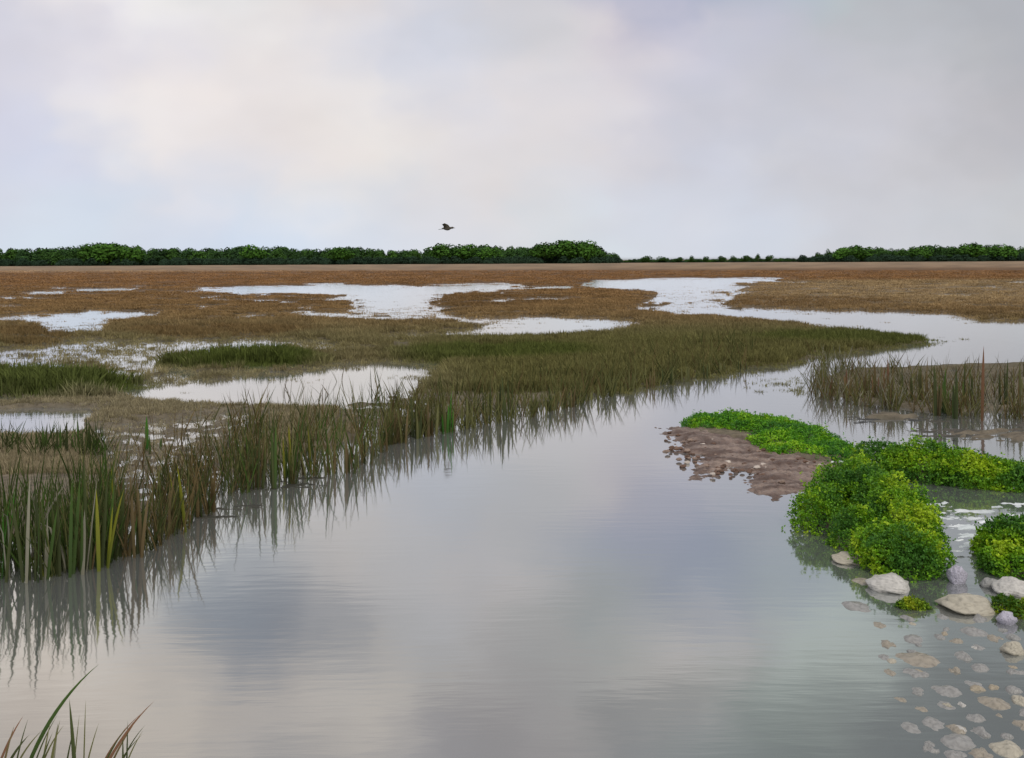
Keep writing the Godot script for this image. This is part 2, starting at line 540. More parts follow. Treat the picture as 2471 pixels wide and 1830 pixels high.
func reed_fill(label: String, n: int, line: Array, depth: Vector2, hs: Vector2, mix: Array, seed_: int) -> void:
	# the thin growth between the clumps, along a line of feet
	rng.seed = seed_
	var xf := [[], [], []]
	var co := [[], [], []]
	for i in n:
		var t := rng.randf() * (line.size() / 2 - 1)
		var k := int(t)
		var f := t - k
		var u := lerpf(line[k * 2], line[k * 2 + 2], f) + rng.randf_range(-14, 14)
		var v := lerpf(line[k * 2 + 1], line[k * 2 + 3], f)
		v += lerpf(depth.x, depth.y, pow(rng.randf(), 1.6))
		if na.get_noise_2d(u * 1.7, v * 1.2) < -0.06 + 0.3 * (rng.randf() - 0.5):
			continue
		var p := G(u, v)
		var q: Array = pal[mix[rng.randi() % mix.size()]]
		var h := rng.randf_range(hs.x, hs.y) * (0.7 + 0.6 * (0.5 + 0.5 * na.get_noise_2d(u * 2.5, v)))
		var s := rng.randf_range(0.7, 1.4)
		var bs := Basis(Vector3(0, 0, 1), rng.randfn() * 0.06) * Basis(Vector3(1, 0, 0), rng.randfn() * 0.06) * Basis(Vector3.UP, rng.randf() * TAU).scaled(Vector3(s * (0.6 + 0.03 * -p.z), h, s))
		var kk := rng.randi() % 3
		xf[kk].append(Transform3D(bs, p - Vector3(0, 0.04, 0)))
		co[kk].append(q[0].lerp(q[1], rng.randf()) * rng.randf_range(0.8, 1.3))
	var root := thing("reeds", label, "reeds", Vector3.ZERO)
	root.set_meta("kind", "stuff")
	for k in 3:
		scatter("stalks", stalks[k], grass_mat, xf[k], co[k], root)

var stalks := []

# ---------------------------------------------------------------- shrubs
func leaf_mesh(seed_: int) -> ArrayMesh:     # a sprig of five folded leaves, about 1 long
	rng.seed = seed_
	var st := new_st()
	for i in 5:
		var dir := Vector3(rng.randf_range(-1, 1), rng.randf_range(-0.2, 1.0), rng.randf_range(-1, 1)).normalized()
		var side := dir.cross(Vector3(rng.randf_range(-1, 1), rng.randf_range(-1, 1), rng.randf_range(-1, 1))).normalized() * 0.17
		var up := side.cross(dir).normalized() * 0.06
		var a := dir * 0.05
		var m := dir * 0.34 - up
		var e := dir * 0.62
		var g := 0.85 + 0.3 * rng.randf()
		st.set_color(Color(g, g, g))
		for tri in [[a, m - side + up, m], [m, m - side + up, e], [a, m, m + side + up], [m, e, m + side + up]]:
			for p in tri:
				st.add_vertex(p)
	return done(st)

var sprigs := []
var leaf_mat: StandardMaterial3D
var stem_mat: StandardMaterial3D

func shrub(called: String, label: String, category: String, lumps: Array, n: int, size: float, cols: Array, group := "", flowers := 0.25) -> void:
	# lumps: [u, v of its centre on the ground, half width, half depth, height]
	var c0 := Vector3.ZERO
	for l in lumps:
		c0 += G(l[0], l[1]) / lumps.size()
	var t := thing(called, label, category, c0, group)
	var total := 0.0
	for l in lumps:
		total += l[2] * (l[4] + l[3])
	var xf := [[], []]
	var co := [[], []]
	for li in lumps.size():
		var l: Array = lumps[li]
		var c := G(l[0], l[1]) - c0
		var cnt := int(n * l[2] * (l[4] + l[3]) / total)
		for i in cnt:
			var dir := Vector3(rng.randfn(), absf(rng.randfn()) * 1.15 - 0.18, rng.randfn()).normalized()
			var wp := c0 + c + dir
			var rough := 1.0 + 0.30 * na.get_noise_3d((c.x + dir.x * l[2]) * 190.0, dir.y * l[4] * 190.0, (c.z + dir.z * l[3]) * 190.0 + li * 40.0)
			var r := rough * (1.0 - 0.42 * pow(rng.randf(), 2.0)) + 0.14 * absf(rng.randfn()) * (1.0 if rng.randf() < 0.12 else 0.15)
			var p := c + Vector3(dir.x * l[2], maxf(dir.y * l[4], -0.01) , dir.z * l[3]) * r
			if p.y < 0.0:
				continue
			var q := p + c0
			var patch := na.get_noise_3d(q.x * 85.0, q.y * 110.0, q.z * 85.0)
			var fine := nc.get_noise_3d(q.x * 420.0, q.y * 420.0, q.z * 420.0)
			var k := clampf(0.40 + 1.25 * patch + 0.45 * fine + 0.25 * rng.randfn() * 0.4, 0.0, 1.0)
			var col: Color = cols[0].lerp(cols[1], minf(k * 2.0, 1.0)) if k < 0.5 else cols[1].lerp(cols[2], k * 2.0 - 1.0)
			var young := 1 if k > 0.72 and dir.y > 0.25 else 0
			var s := size * rng.randf_range(0.7, 1.35)
			var bs := Basis(Vector3(rng.randfn(), rng.randfn(), rng.randfn()).normalized(), rng.randf() * TAU).scaled(Vector3(s, s, s))
			xf[young].append(Transform3D(bs, p))
			co[young].append(col * rng.randf_range(0.8, 1.2))
	scatter("foliage", sprigs[0], leaf_mat, xf[0], co[0], t)
	if xf[1].size():
		scatter("young_leaves", sprigs[1], leaf_mat, xf[1], co[1], t)
	for l in lumps:
		for i in 3:
			var st := new_st()
			var c := G(l[0], l[1]) - c0
			var to := c + Vector3(rng.randf_range(-0.6, 0.6) * l[2], l[4] * rng.randf_range(0.55, 0.85), rng.randf_range(-0.6, 0.6) * l[3])
			tube(st, c + Vector3(rng.randf_range(-0.03, 0.03), -0.05, 0), to, 0.008, 0.003)
			part("stem", done(st), stem_mat, t)

func tube(st: SurfaceTool, a: Vector3, b: Vector3, r0: float, r1: float, sides := 6) -> void:
	var ax := (b - a).normalized()
	var s := ax.cross(Vector3(0.3, 0.1, 0.9)).normalized()
	var w := s.cross(ax)
	for i in sides:
		var t0 := TAU * i / sides
		var t1 := TAU * (i + 1) / sides
		var d0 := s * cos(t0) + w * sin(t0)
		var d1 := s * cos(t1) + w * sin(t1)
		for p in [a + d0 * r0, b + d0 * r1, b + d1 * r1, a + d0 * r0, b + d1 * r1, a + d1 * r0]:
			st.set_color(Color.WHITE)
			st.add_vertex(p)

# ---------------------------------------------------------------- stones
func stone_mesh(seed_: int, rough := 0.22) -> ArrayMesh:
	var n := FastNoiseLite.new()
	n.seed = seed_
	n.frequency = 0.9
	n.fractal_octaves = 3
	var st := new_st()
	var R := 14
	var S := 22
	var at := func(i: int, j: int) -> Vector3:
		var la := PI * (float(i) / R - 0.5)
		var lo := TAU * (j % S) / S
		var p := Vector3(cos(la) * cos(lo), sin(la), cos(la) * sin(lo))
		var k := 1.0 + rough * 1.6 * n.get_noise_3d(p.x * 1.1, p.y * 1.1, p.z * 1.1) + rough * 0.5 * n.get_noise_3d(p.x * 4.0, p.y * 4.0, p.z * 4.0)
		for cut in 5:   # broken faces
			var an: float = cut * 2.4 + seed_
			var nn: Vector3 = Vector3(cos(an), 0.55 * sin(seed_ * 1.7 + cut * 2.1), sin(an)).normalized()
			var dd: float = p.dot(nn) * k
			if dd > 0.82:
				k *= 0.82 / dd
		return p * k
	for i in R:
		for j in S:
			for q in [[i, j], [i + 1, j], [i + 1, j + 1], [i, j], [i + 1, j + 1], [i, j + 1]]:
				st.add_vertex(at.call(q[0], q[1]))
	st.index()
	return done(st)

func stone_mat(c: Color, rough: float, seed_: int) -> StandardMaterial3D:
	var m := mat(Color.WHITE, rough, 0.5)
	var t := noise_map(0.02, seed_, 5, false, 4.0, 256)
	var g := Gradient.new()
	g.set_color(0, (c.srgb_to_linear() * 0.45).linear_to_srgb())
	g.set_color(1, c)
	g.add_point(0.55, (c.srgb_to_linear() * 0.85).linear_to_srgb())
	t.color_ramp = g
	m.albedo_texture = t
	m.uv1_triplanar = true
	m.uv1_scale = Vector3(0.7, 0.7, 0.7)
	m.heightmap_enabled = true
	m.heightmap_texture = t
	m.heightmap_scale = 2.2
	return m

# ---------------------------------------------------------------- trees
func crown_mesh(seed_: int, n: int, tall: float, face := 1.0) -> ArrayMesh:   # a crown of height 1 on a half width of about 0.5, made of leaf sprays
	rng.seed = seed_
	var st := new_st()
	var lumps := []
	for i in 8:
		var an := rng.randf() * TAU
		var r := 0.30 * sqrt(rng.randf())
		lumps.append([Vector3(cos(an) * r, 0.22 + 0.55 * rng.randf() * (1.0 - r), sin(an) * r), 0.17 + 0.14 * rng.randf(), 0.72 + 0.6 * rng.randf()])
	for i in n:
		var l: Array = lumps[rng.randi() % lumps.size()]
		var dir := Vector3(rng.randfn(), rng.randfn(), rng.randfn()).normalized()
		var p: Vector3 = l[0] + dir * l[1] * (0.75 + 0.35 * rng.randf()) * Vector3(1.1, tall, 1.1)
		var g: float = l[2] * (0.75 + 0.5 * rng.randf())
		var s := 0.055 * face * (0.7 + 0.7 * rng.randf())
		var e1 := Vector3(rng.randfn(), rng.randfn(), rng.randfn()).normalized() * s
		var e2 := e1.cross(dir + Vector3(0.2, 0.3, 0.1)).normalized() * s
		st.set_color(Color(g, g, g * 0.9))
		for q in [p - e1, p + e2, p + e1, p - e1, p + e1, p - e2]:
			st.add_vertex(q)
	return done(st)

# ================================================================ the scene
func _ready() -> void:
	na.seed = 11; na.noise_type = FastNoiseLite.TYPE_SIMPLEX_SMOOTH; na.frequency = 0.02; na.fractal_octaves = 4
	nb.seed = 23; nb.noise_type = FastNoiseLite.TYPE_SIMPLEX_SMOOTH; nb.frequency = 0.012; nb.fractal_octaves = 5
	nc.seed = 37; nc.noise_type = FastNoiseLite.TYPE_SIMPLEX_SMOOTH; nc.frequency = 0.03; nc.fractal_octaves = 4
	rng.seed = 1

	# camera: level, the lens shifted down to the water
	var cam := Camera3D.new()
	cam.name = "camera"
	cam.position = Vector3(0, EYE, 0)
	cam.rotation.z = -ROLL
	cam.projection = Camera3D.PROJECTION_FRUSTUM
	cam.near = 0.1
	cam.far = 8000.0
	cam.size = 0.1 * 1652.0 / F
	cam.frustum_offset = Vector2(0, -0.1 * (826.0 - 567.0) / F)
	add_child(cam)
	cam.current = true

	# sky and sun
	var env := Environment.new()
	env.background_mode = Environment.BG_SKY
	var sky := Sky.new()
	var sm := PanoramaSkyMaterial.new()
	sm.panorama = make_sky()
	sky.sky_material = sm
	env.sky = sky
	env.tonemap_mode = Environment.TONE_MAPPER_LINEAR
	env.tonemap_exposure = 1.0
	env.sdfgi_enabled = true
	env.ssao_enabled = true
	env.ssil_enabled = true
	var we := WorldEnvironment.new()
	we.name = "environment"
	we.environment = env
	add_child(we)
	var sun := DirectionalLight3D.new()
	sun.name = "sun"
	sun.light_energy = 0.45
	sun.light_color = Color(1.0, 0.97, 0.92)
	sun.light_angular_distance = 14.0
	sun.shadow_enabled = true
	sun.rotation_degrees = Vector3(-52, 28, 0)
	add_child(sun)

	# setting
	make_map()
	make_ground()
	make_water()
	build_trees()
	build_grass()
	build_reeds()
	build_bank()
	build_shrubs()
	build_stones()
	build_front()
	build_bird()

func profile(pts: Array, u: float) -> float:
	for i in range(0, pts.size() - 2, 2):
		if u <= pts[i + 2]:
			return lerpf(pts[i + 1], pts[i + 3], clampf((u - pts[i]) / (pts[i + 2] - pts[i]), 0.0, 1.0))
	return pts[-1]

func build_trees() -> void:
	var crowns := []
	for k in 5:
		crowns.append(crown_mesh(400 + k, 900, 0.9, 0.74))
	var cm := tinted(0.9, 0.0, 0.2)
	var skyline := [-900, 36, -400, 44, 0, 38, 60, 38, 120, 39, 200, 47, 240, 51, 285, 48, 340, 36, 420, 38, 480, 35, 560, 44, 620, 39, 680, 33, 740, 39, 790, 37, 840, 30, 900, 31, 960, 41, 1010, 45, 1060, 41, 1100, 37, 1150, 36, 1190, 47, 1235, 52, 1270, 49, 1300, 39, 1330, 25, 1370, 14, 1400, 12, 1480, 6, 1740, 6, 1770, 13, 1800, 20, 1840, 32, 1870, 36, 1910, 32, 1960, 27, 2000, 35, 2060, 35, 2120, 41, 2150, 37, 2231, 30, 2500, 38, 3100, 40]
	# two far woods that read as one mass each
	for w in [["far_wood", "dark green wood along the horizon under the flying bird", -900.0, 1345.0, 520], ["far_wood", "dark green wood along the horizon behind the tall rust reeds", 1745.0, 3100.0, 300], ["hedge", "thin dark scrub line on the horizon between the two woods", 1300.0, 1790.0, 170]]:
		var xf := []
		var co := []
		for i in w[4]:
			var u := rng.randf_range(w[2], w[3])
			var d := rng.randf_range(640.0, 760.0)
			var px := profile(skyline, u)
			var h := maxf(px * 1.03 * rng.randf_range(0.7, 1.02), 8.0) * d / F
			if w[0] == "hedge":
				h = rng.randf_range(1.6, 3.2)
				d = rng.randf_range(690.0, 740.0)
			var wd := maxf(h * 1.0, 5.0) * rng.randf_range(0.9, 1.4)
			xf.append(Transform3D(Basis(Vector3.UP, rng.randf() * TAU).scaled(Vector3(wd, h * 1.15, wd)), D(u, d, -0.10 * h)))
			var g := rng.randf_range(0.75, 1.25)
			co.append(Color(0.036, 0.080, 0.030).lerp(Color(0.055, 0.125, 0.022), rng.randf()) * g)
			if i % 1 == 0:   # the skirt of the wood
				var d2 := 606.0 + 46.0 * sqrt(rng.randf())
				var h2 := minf(h * 0.5, 6.0) * rng.randf_range(0.7, 1.0)
				xf.append(Transform3D(Basis(Vector3.UP, rng.randf() * TAU).scaled(Vector3(9.0, h2 * 1.2, 7.0)), D(rng.randf_range(w[2], w[3]), d2 if w[0] != "hedge" else d, -0.2 * h2)))
				co.append(Color(0.032, 0.062, 0.036) * g)
		var root := thing(w[0], w[1], "wood" if w[0] != "hedge" else "scrub", Vector3.ZERO)
		root.set_meta("kind", "stuff")
		scatter("crowns", crowns[0], cm, xf, co, root)
	# trees that stand out of the skyline: bearing, height, width (in 1/F), label
	var trunk_m := mat(lin(0.05, 0.04, 0.03), 0.9)
	var stand := [
		[200, 45, 62, "round-topped tree on the left slope of the wood's highest hump at the left end"], [240, 51, 74, "tallest tree of the hump near the left end of the wood"], [290, 47, 60, "tree on the right slope of the hump near the left end of the wood"],
		[555, 44, 66, "low rounded tree on the second hump of the wood from the left"], [745, 40, 56, "small rounded tree in the wood midway between two humps, left of the flying bird"],
		[960, 41, 60, "tree directly below the flying bird, left side of its hump"], [1010, 45, 66, "bright green tree on the hump just right of the flying bird"], [1060, 41, 58, "tree on the right slope of the hump beside the flying bird"],
		[1185, 46, 64, "tree on the left shoulder of the tallest hump, where the long wood ends"], [1235, 53, 78, "tallest dark tree on the hump where the long wood ends"], [1282, 46, 60, "last big tree before the long wood drops to the open gap"],
		[1842, 33, 52, "first full tree of the wood to the right of the gap"], [1876, 37, 60, "bright green rounded tree topping the first hump right of the gap"], [2005, 35, 56, "sharp-shouldered tree left in the middle of the right wood"],
		[2122, 41, 70, "tallest tree of the wood at the right end of the horizon"], [2185, 34, 60, "tree at the picture's right edge on the falling end of the wood"],
	]
	for i in stand.size():
		var s: Array = stand[i]
		var d := 628.0 + (i % 4) * 3.0
		lone_tree("tree", s[3], D(s[0], d), s[1] * 1.15 * d / F, s[2] * d / F, crowns[i % 5], cm, trunk_m, Color(0.060, 0.145, 0.022) * (0.9 + 0.1 * (i % 4)), "trees topping the far woods")
	var small := [[1406, 16, 24, "widest of the low round trees, at the left end of the gap"], [1445, 13, 26, "low spreading tree beside the widest one in the gap"], [1482, 12, 15, "small round tree, third from the left in the gap"], [1507, 13, 13, "small round tree, fourth from the left in the gap"],
		[1537, 13, 15, "small round tree, fifth from the left in the gap"], [1575, 15, 18, "small round tree at the middle of the gap"], [1598, 14, 13, "small tree just right of the middle of the gap"], [1627, 15, 20, "round tree, third from the right in the gap"], [1651, 16, 11, "narrow upright tree, second from the right in the gap"], [1676, 15, 18, "last small tree at the right end of the gap"],
		[1786, 22, 18, "thin young tree leaning out where the right wood begins to rise"], [1806, 26, 16, "taller thin young tree where the right wood begins to rise"]]
	for i in small.size():
		var s: Array = small[i]
		lone_tree("small_tree", s[3], D(s[0], 690.0), s[1] * 1.25 * 690.0 / F, s[2] * 1.1 * 690.0 / F, crowns[(i + 2) % 5], cm, trunk_m, Color(0.045, 0.100, 0.024), "small trees in the gap between the woods")

func lone_tree(called: String, label: String, at: Vector3, h: float, w: float, crown: Mesh, cm: Material, tm: Material, c: Color, group: String) -> void:
	var t := thing(called, label, "tree", at, group)
	var st := new_st()
	tube(st, Vector3(0, -0.3, 0), Vector3(0.02 * h, h * 0.35, 0), 0.028 * h, 0.02 * h)
	tube(st, Vector3(0.02 * h, h * 0.35, 0), Vector3(-0.01 * h, h * 0.75, 0), 0.02 * h, 0.008 * h)
	tube(st, Vector3(0.02 * h, h * 0.33, 0), Vector3(0.16 * h, h * 0.62, 0.05 * h), 0.014 * h, 0.006 * h)
	tube(st, Vector3(0.02 * h, h * 0.33, 0), Vector3(-0.15 * h, h * 0.58, -0.05 * h), 0.014 * h, 0.006 * h)
	part("trunk", done(st), tm, t)
	var xf := [Transform3D(Basis(Vector3.UP, rng.randf() * TAU).scaled(Vector3(w * 1.05, h * 0.98, w * 1.05)), Vector3(0, h * 0.04, 0))]
	var mi := part("crown", crown, null, t)
	mi.transform = xf[0]
	var m: StandardMaterial3D = tone(cm, c)
	mi.material_override = m

var tones := {}
func tone(base: StandardMaterial3D, c: Color) -> StandardMaterial3D:
	var key := "%.4f %.4f %.4f" % [c.r, c.g, c.b]
	if not tones.has(key):
		var m: StandardMaterial3D = base.duplicate()
		m.albedo_color = Color(c.r, c.g, c.b).linear_to_srgb()
		tones[key] = m
	return tones[key]

func build_grass() -> void:
	for k in 3:
		tufts.append(tuft(14, 0.42, 70 + k, 0.075, 0.35))
		var st := new_st()
		rng.seed = 90 + k
		blade_into(st, Vector3.ZERO, 1.0, 0.016, Vector3(0.10 * (k - 1), 0, 0.05), 0.6, 0.3 * k, Color(0.9, 0.9, 0.9), Color(1.1, 1.1, 1.1), 5)
		blade_into(st, Vector3(0.02, 0, 0.01), 0.7, 0.012, Vector3(-0.12, 0, 0.05 * k), 0.6, 1.2 + k, Color(0.9, 0.9, 0.9), Color(1.1, 1.1, 1.1), 4)
		stalks.append(done(st))
	grass_mat = tinted(0.85, 0.25, 0.2)
	blade_mat = tinted(0.6, 0.25, 0.35)
	var gp := "grass on the marsh flats"
	grow("rust brown grass belt along the far side of the marsh", gp, 29815, Rect2(-780, 590, 3360, 32), 501)
	grow("broad brown grass flat left of the farthest thin channel", gp, 13837, Rect2(-780, 622, 1230, 58), 502)
	grow("brown grass between the farthest channels and the middle pools", gp, 15000, Rect2(450, 622, 950, 62), 503)
	grow("tan and brown grass flat above the wide channel at the right", gp, 13000, Rect2(1400, 622, 1180, 84), 504)
	grow("brown grass bank under the bright pool at the left", gp, 21504, Rect2(-780, 680, 1680, 66), 505)
	grow("olive grass spit reaching into the wide channel at the right", gp, 26000, Rect2(900, 684, 1250, 90), 506)
	grow("dark green grass islets in the flooded flats at the left", gp, 32600, Rect2(-780, 746, 1630, 110), 507)
	grow("short sparse grass on the wet mud behind the near reeds", gp, 20707, Rect2(-780, 856, 1560, 190), 509)
	grow("olive grass behind the reeds along the far creek bank", gp, 18000, Rect2(850, 770, 900, 90), 508)

func build_reeds() -> void:
	rng.seed = 77
	reed_fill("thin dark green reeds crowding the near creek bank at the left edge", 1150, [-420, 1282, -60, 1262, 110, 1258, 200, 1236, 240, 1225], Vector2(0, -150), Vector2(0.40, 0.80), ["dark", "green", "olive", "dark", "green"], 601)
	reed_fill("thin brown reeds standing in shallow water along the near creek bank", 520, [235, 1222, 340, 1197, 420, 1138, 480, 1112], Vector2(0, -120), Vector2(0.35, 0.70), ["brown", "olive", "brown", "dark", "dark"], 607)
	reed_fill("thin olive reeds on the middle stretch of the creek bank", 800, [500, 1085, 560, 1062, 640, 1055, 760, 1030, 830, 985], Vector2(0, -130), Vector2(0.35, 0.8), ["olive", "brown", "olive", "dark", "green"], 602)
	reed_fill("thin olive reeds along the far creek bank up to the bend", 2600, [830, 975, 900, 955, 1000, 938, 1130, 917, 1260, 884, 1400, 846, 1520, 826, 1640, 802], Vector2(0, -75), Vector2(0.3, 0.62), ["olive", "brown", "olive", "dark", "olive"], 603)
	reed_fill("thin rust and olive reeds on the bank behind the green mounds", 2500, [1770, 862, 1850, 880, 1960, 892, 2100, 905, 2260, 912, 2500, 915], Vector2(4, -85), Vector2(0.25, 0.62), ["olive", "brown", "olive", "grey", "olive", "brown"], 604)
	reed_fill("short dark reeds in the wet ground behind the creek bank", 420, [-60, 1000, 60, 995, 180, 990, 230, 1000], Vector2(15, -25), Vector2(0.25, 0.5), ["dark", "green", "dark"], 605)
	reed_fill("sparse dead stalks standing in the wet mud behind the reed bank", 420, [230, 1090, 330, 1060, 450, 1030, 520, 1000, 640, 960, 760, 930], Vector2(20, -110), Vector2(0.25, 0.6), ["brown", "olive", "grey", "brown"], 606)
	rng.seed = 78
	var g1 := "reed clumps on the near stretch of the creek bank"
	for r in [
		[5, 1262, 985, 60, 12, ["green", "bright", "dark", "grey"], "thick bright green reed clump at the left picture edge"],
		[75, 1262, 1010, 56, 12, ["dark", "green", "grey", "dark"], "dark reed clump with pale bent leaves beside the bright green one"],
		[150, 1250, 1000, 60, 11, ["dark", "grey", "green"], "tall dark reed clump with long grey leaves leaning right"],
		[205, 1240, 1040, 50, 10, ["dark", "yellow", "green", "dark"], "dark clump with one yellow green leaf at its foot"],
		[262, 1216, 1000, 40, 8, ["dark", "brown", "green"], "dark clump behind the yellow green leaf on the near bank"],
		[305, 1212, 1020, 30, 6, ["brown", "dark"], "pair of slim dark brown reeds whose feet stand farthest out in the water"],
		[352, 1165, 1025, 36, 7, ["brown", "olive", "brown"], "short brown clump left of the broad yellow leaf"],
		[398, 1150, 1015, 26, 6, ["dark", "olive", "yellow"], "clump around the broad yellow leaf"],
		[432, 1128, 1030, 26, 6, ["brown", "dark", "brown"], "dark brown clump with a leaning stalk near the small mud spit"],
		[462, 1116, 1010, 20, 5, ["brown", "dark"], "last narrow brown clump beside the small mud spit"],
	]:
		reed_clump(r[0], r[1], r[2], r[3], r[4], r[5], r[6], g1)
	var g2 := "dark reed tufts in the wet ground behind the creek bank"
	for r in [
		[30, 988, 928, 40, 7, ["dark", "green"], "low dark tuft by the left picture edge, behind the reed bank"],
		[84, 990, 920, 26, 6, ["dark", "green"], "pointed dark tuft second in the back row at the left"],
		[140, 992, 915, 26, 6, ["dark", "dark", "green"], "single-spiked dark tuft third in the back row at the left"],
		[180, 992, 902, 40, 9, ["dark", "green"], "widest and tallest dark tuft of the back row at the left"],
		[335, 985, 940, 60, 7, ["green", "dark"], "low green tuft right of the bright green spear leaf"],
		[650, 985, 940, 50, 6, ["olive", "dark"], "olive tuft behind the middle reed bank"],
	]:
		reed_clump(r[0], r[1], r[2], r[3], r[4], r[5], r[6], g2, 0.05, 0.034)
	var g3 := "reed clumps on the middle stretch of the creek bank"
	for r in [
		[528, 1050, 930, 30, 6, ["dark", "olive"], "first slim olive clump right of the small mud spit"],
		[558, 1064, 910, 30, 7, ["dark", "brown", "dark"], "dark clump whose foot touches the water beside the tallest spike"],
		[592, 1064, 888, 26, 7, ["dark", "green", "dark"], "tallest dark spiked clump of the middle reed bank"],
		[630, 1040, 885, 36, 8, ["dark", "green", "yellow"], "leafy green clump right of the tallest spike"],
		[672, 1036, 925, 26, 6, ["yellow", "brown", "olive"], "clump with yellow stalks on the middle reed bank"],
		[722, 1034, 950, 24, 5, ["brown", "olive"], "thin brown clump before the bank bends back"],
		[760, 1032, 945, 20, 5, ["brown", "dark"], "thin brown clump at the bend of the bank"],
		[798, 1012, 930, 18, 5, ["dark", "brown"], "stout dark stalks standing in water at the bend of the bank"],
		[838, 985, 918, 20, 5, ["brown", "olive"], "small brown clump just past the bend of the bank"],
	]:
		reed_clump(r[0], r[1], r[2], r[3], r[4], r[5], r[6], g3)
	var g4 := "reed clumps on the far stretch of the creek bank"
	var far := [[872, 965, 880, "brown"], [910, 955, 862, "dark"], [938, 950, 870, "brown"], [976, 945, 850, "bright"], [1020, 934, 865, "olive"], [1058, 922, 830, "dark"], [1085, 918, 815, "dark"], [1112, 914, 825, "dark"], [1160, 902, 835, "olive"], [1200, 895, 840, "dark"], [1240, 886, 835, "brown"],
		[1290, 872, 835, "olive"], [1340, 860, 820, "dark"], [1372, 852, 810, "olive"], [1415, 846, 805, "brown"], [1455, 838, 795, "dark"], [1490, 832, 790, "olive"], [1530, 826, 790, "dark"], [1575, 814, 785, "olive"], [1615, 806, 782, "dark"]]
	var ord := ["first", "second", "third", "fourth", "fifth", "sixth", "seventh", "eighth", "ninth", "tenth", "eleventh", "twelfth", "thirteenth", "fourteenth", "fifteenth", "sixteenth", "seventeenth", "eighteenth", "nineteenth", "last"]
	var word := {"brown": "brown", "dark": "dark olive", "olive": "pale olive", "bright": "bright green"}
	for i in far.size():
		var r: Array = far[i]
		reed_clump(r[0], r[1], r[2], 26, 6, [r[3], "olive", r[3]], "%s clump, %s from the left on the far stretch of the creek bank" % [word[r[3]], ord[i]], g4, 0.06, 0.036)
	var g5 := "reed clumps on the bank behind the green mounds"
	for r in [
		[1800, 862, 815, ["brown", "rust"], "short rust clump at the tip of the bank behind the green mounds"],
		[1838, 868, 800, ["rust", "brown"], "rust clump, second from the tip of that bank"],
		[1872, 868, 806, ["brown", "olive"], "low brown clump above the dark floating debris"],
		[1908, 872, 785, ["brown", "rust"], "pair of thin brown spikes above the dark floating debris"],
		[1932, 872, 780, ["rust", "brown"], "thin rust spike beside the brown pair above the dark debris"],
		[1975, 878, 798, ["dark"], "single dark blade left of the stout green blades"],
		[2010, 880, 775, ["brown", "olive"], "brown clump behind the stout green blades"],
		[2034, 905, 790, ["dark", "brown"], "stout dark blade with a rusty foot"],
		[2060, 900, 800, ["green"], "green clump between two stout dark blades"],
		[2082, 912, 790, ["dark", "green"], "stout dark green blade nearest to the tall rust reed"],
		[2104, 890, 785, ["dark", "green"], "leafy green clump touching the tall rust reed"],
		[2185, 890, 780, ["dark", "brown"], "dark spike right of the tall rust reed"],
		[2212, 900, 785, ["olive", "brown"], "olive clump against the right picture edge"],
	]:
		reed_clump(r[0], r[1], r[2], 22, 5, r[3], r[4], g5, 0.05, 0.045)
	# leaves that stand out singly
	reed_leaf(318, 988, 319, 905, 0.06, "bright", "bright green spear-shaped leaf standing alone behind the reed bank", 0.1)
	reed_leaf(180, 1180, 184, 985, 0.05, "dark", "long dark upright leaf in the near reed bank", 0.1)
	reed_leaf(248, 1180, 243, 1010, 0.022, "yellow", "slim yellow green upright leaf in the near reed bank", 0.2)
	reed_leaf(402, 1160, 386, 1008, 0.036, "yellow", "broad yellow leaf with a dark foot near the end of the near reed bank", 0.2)
	reed_leaf(92, 1255, 78, 1140, 0.022, "yellow", "yellow green leaf low in the dark clump at the left", 0.2)
	reed_leaf(55, 1240, 158, 1020, 0.026, "grey", "long grey leaf arching over to the right in the near reed bank", 0.9)
	reed_leaf(96, 1240, 68, 1050, 0.020, "grey", "grey leaf leaning left in the near reed bank", 0.4)
	reed_leaf(142, 1235, 160, 1080, 0.020, "grey", "upright pale grey leaf in the near reed bank", 0.3)
	reed_leaf(196, 1240, 222, 1130, 0.020, "brown", "brown leaf leaning right at the edge of the near reed bank", 0.7)
	reed_leaf(452, 1120, 405, 1010, 0.024, "brown", "dark brown leaf leaning left over the small mud spit", 0.2)
	reed_leaf(2138, 918, 2139, 752, 0.060, "rust", "tall rust brown reed overtopping the others at the right", 0.05)

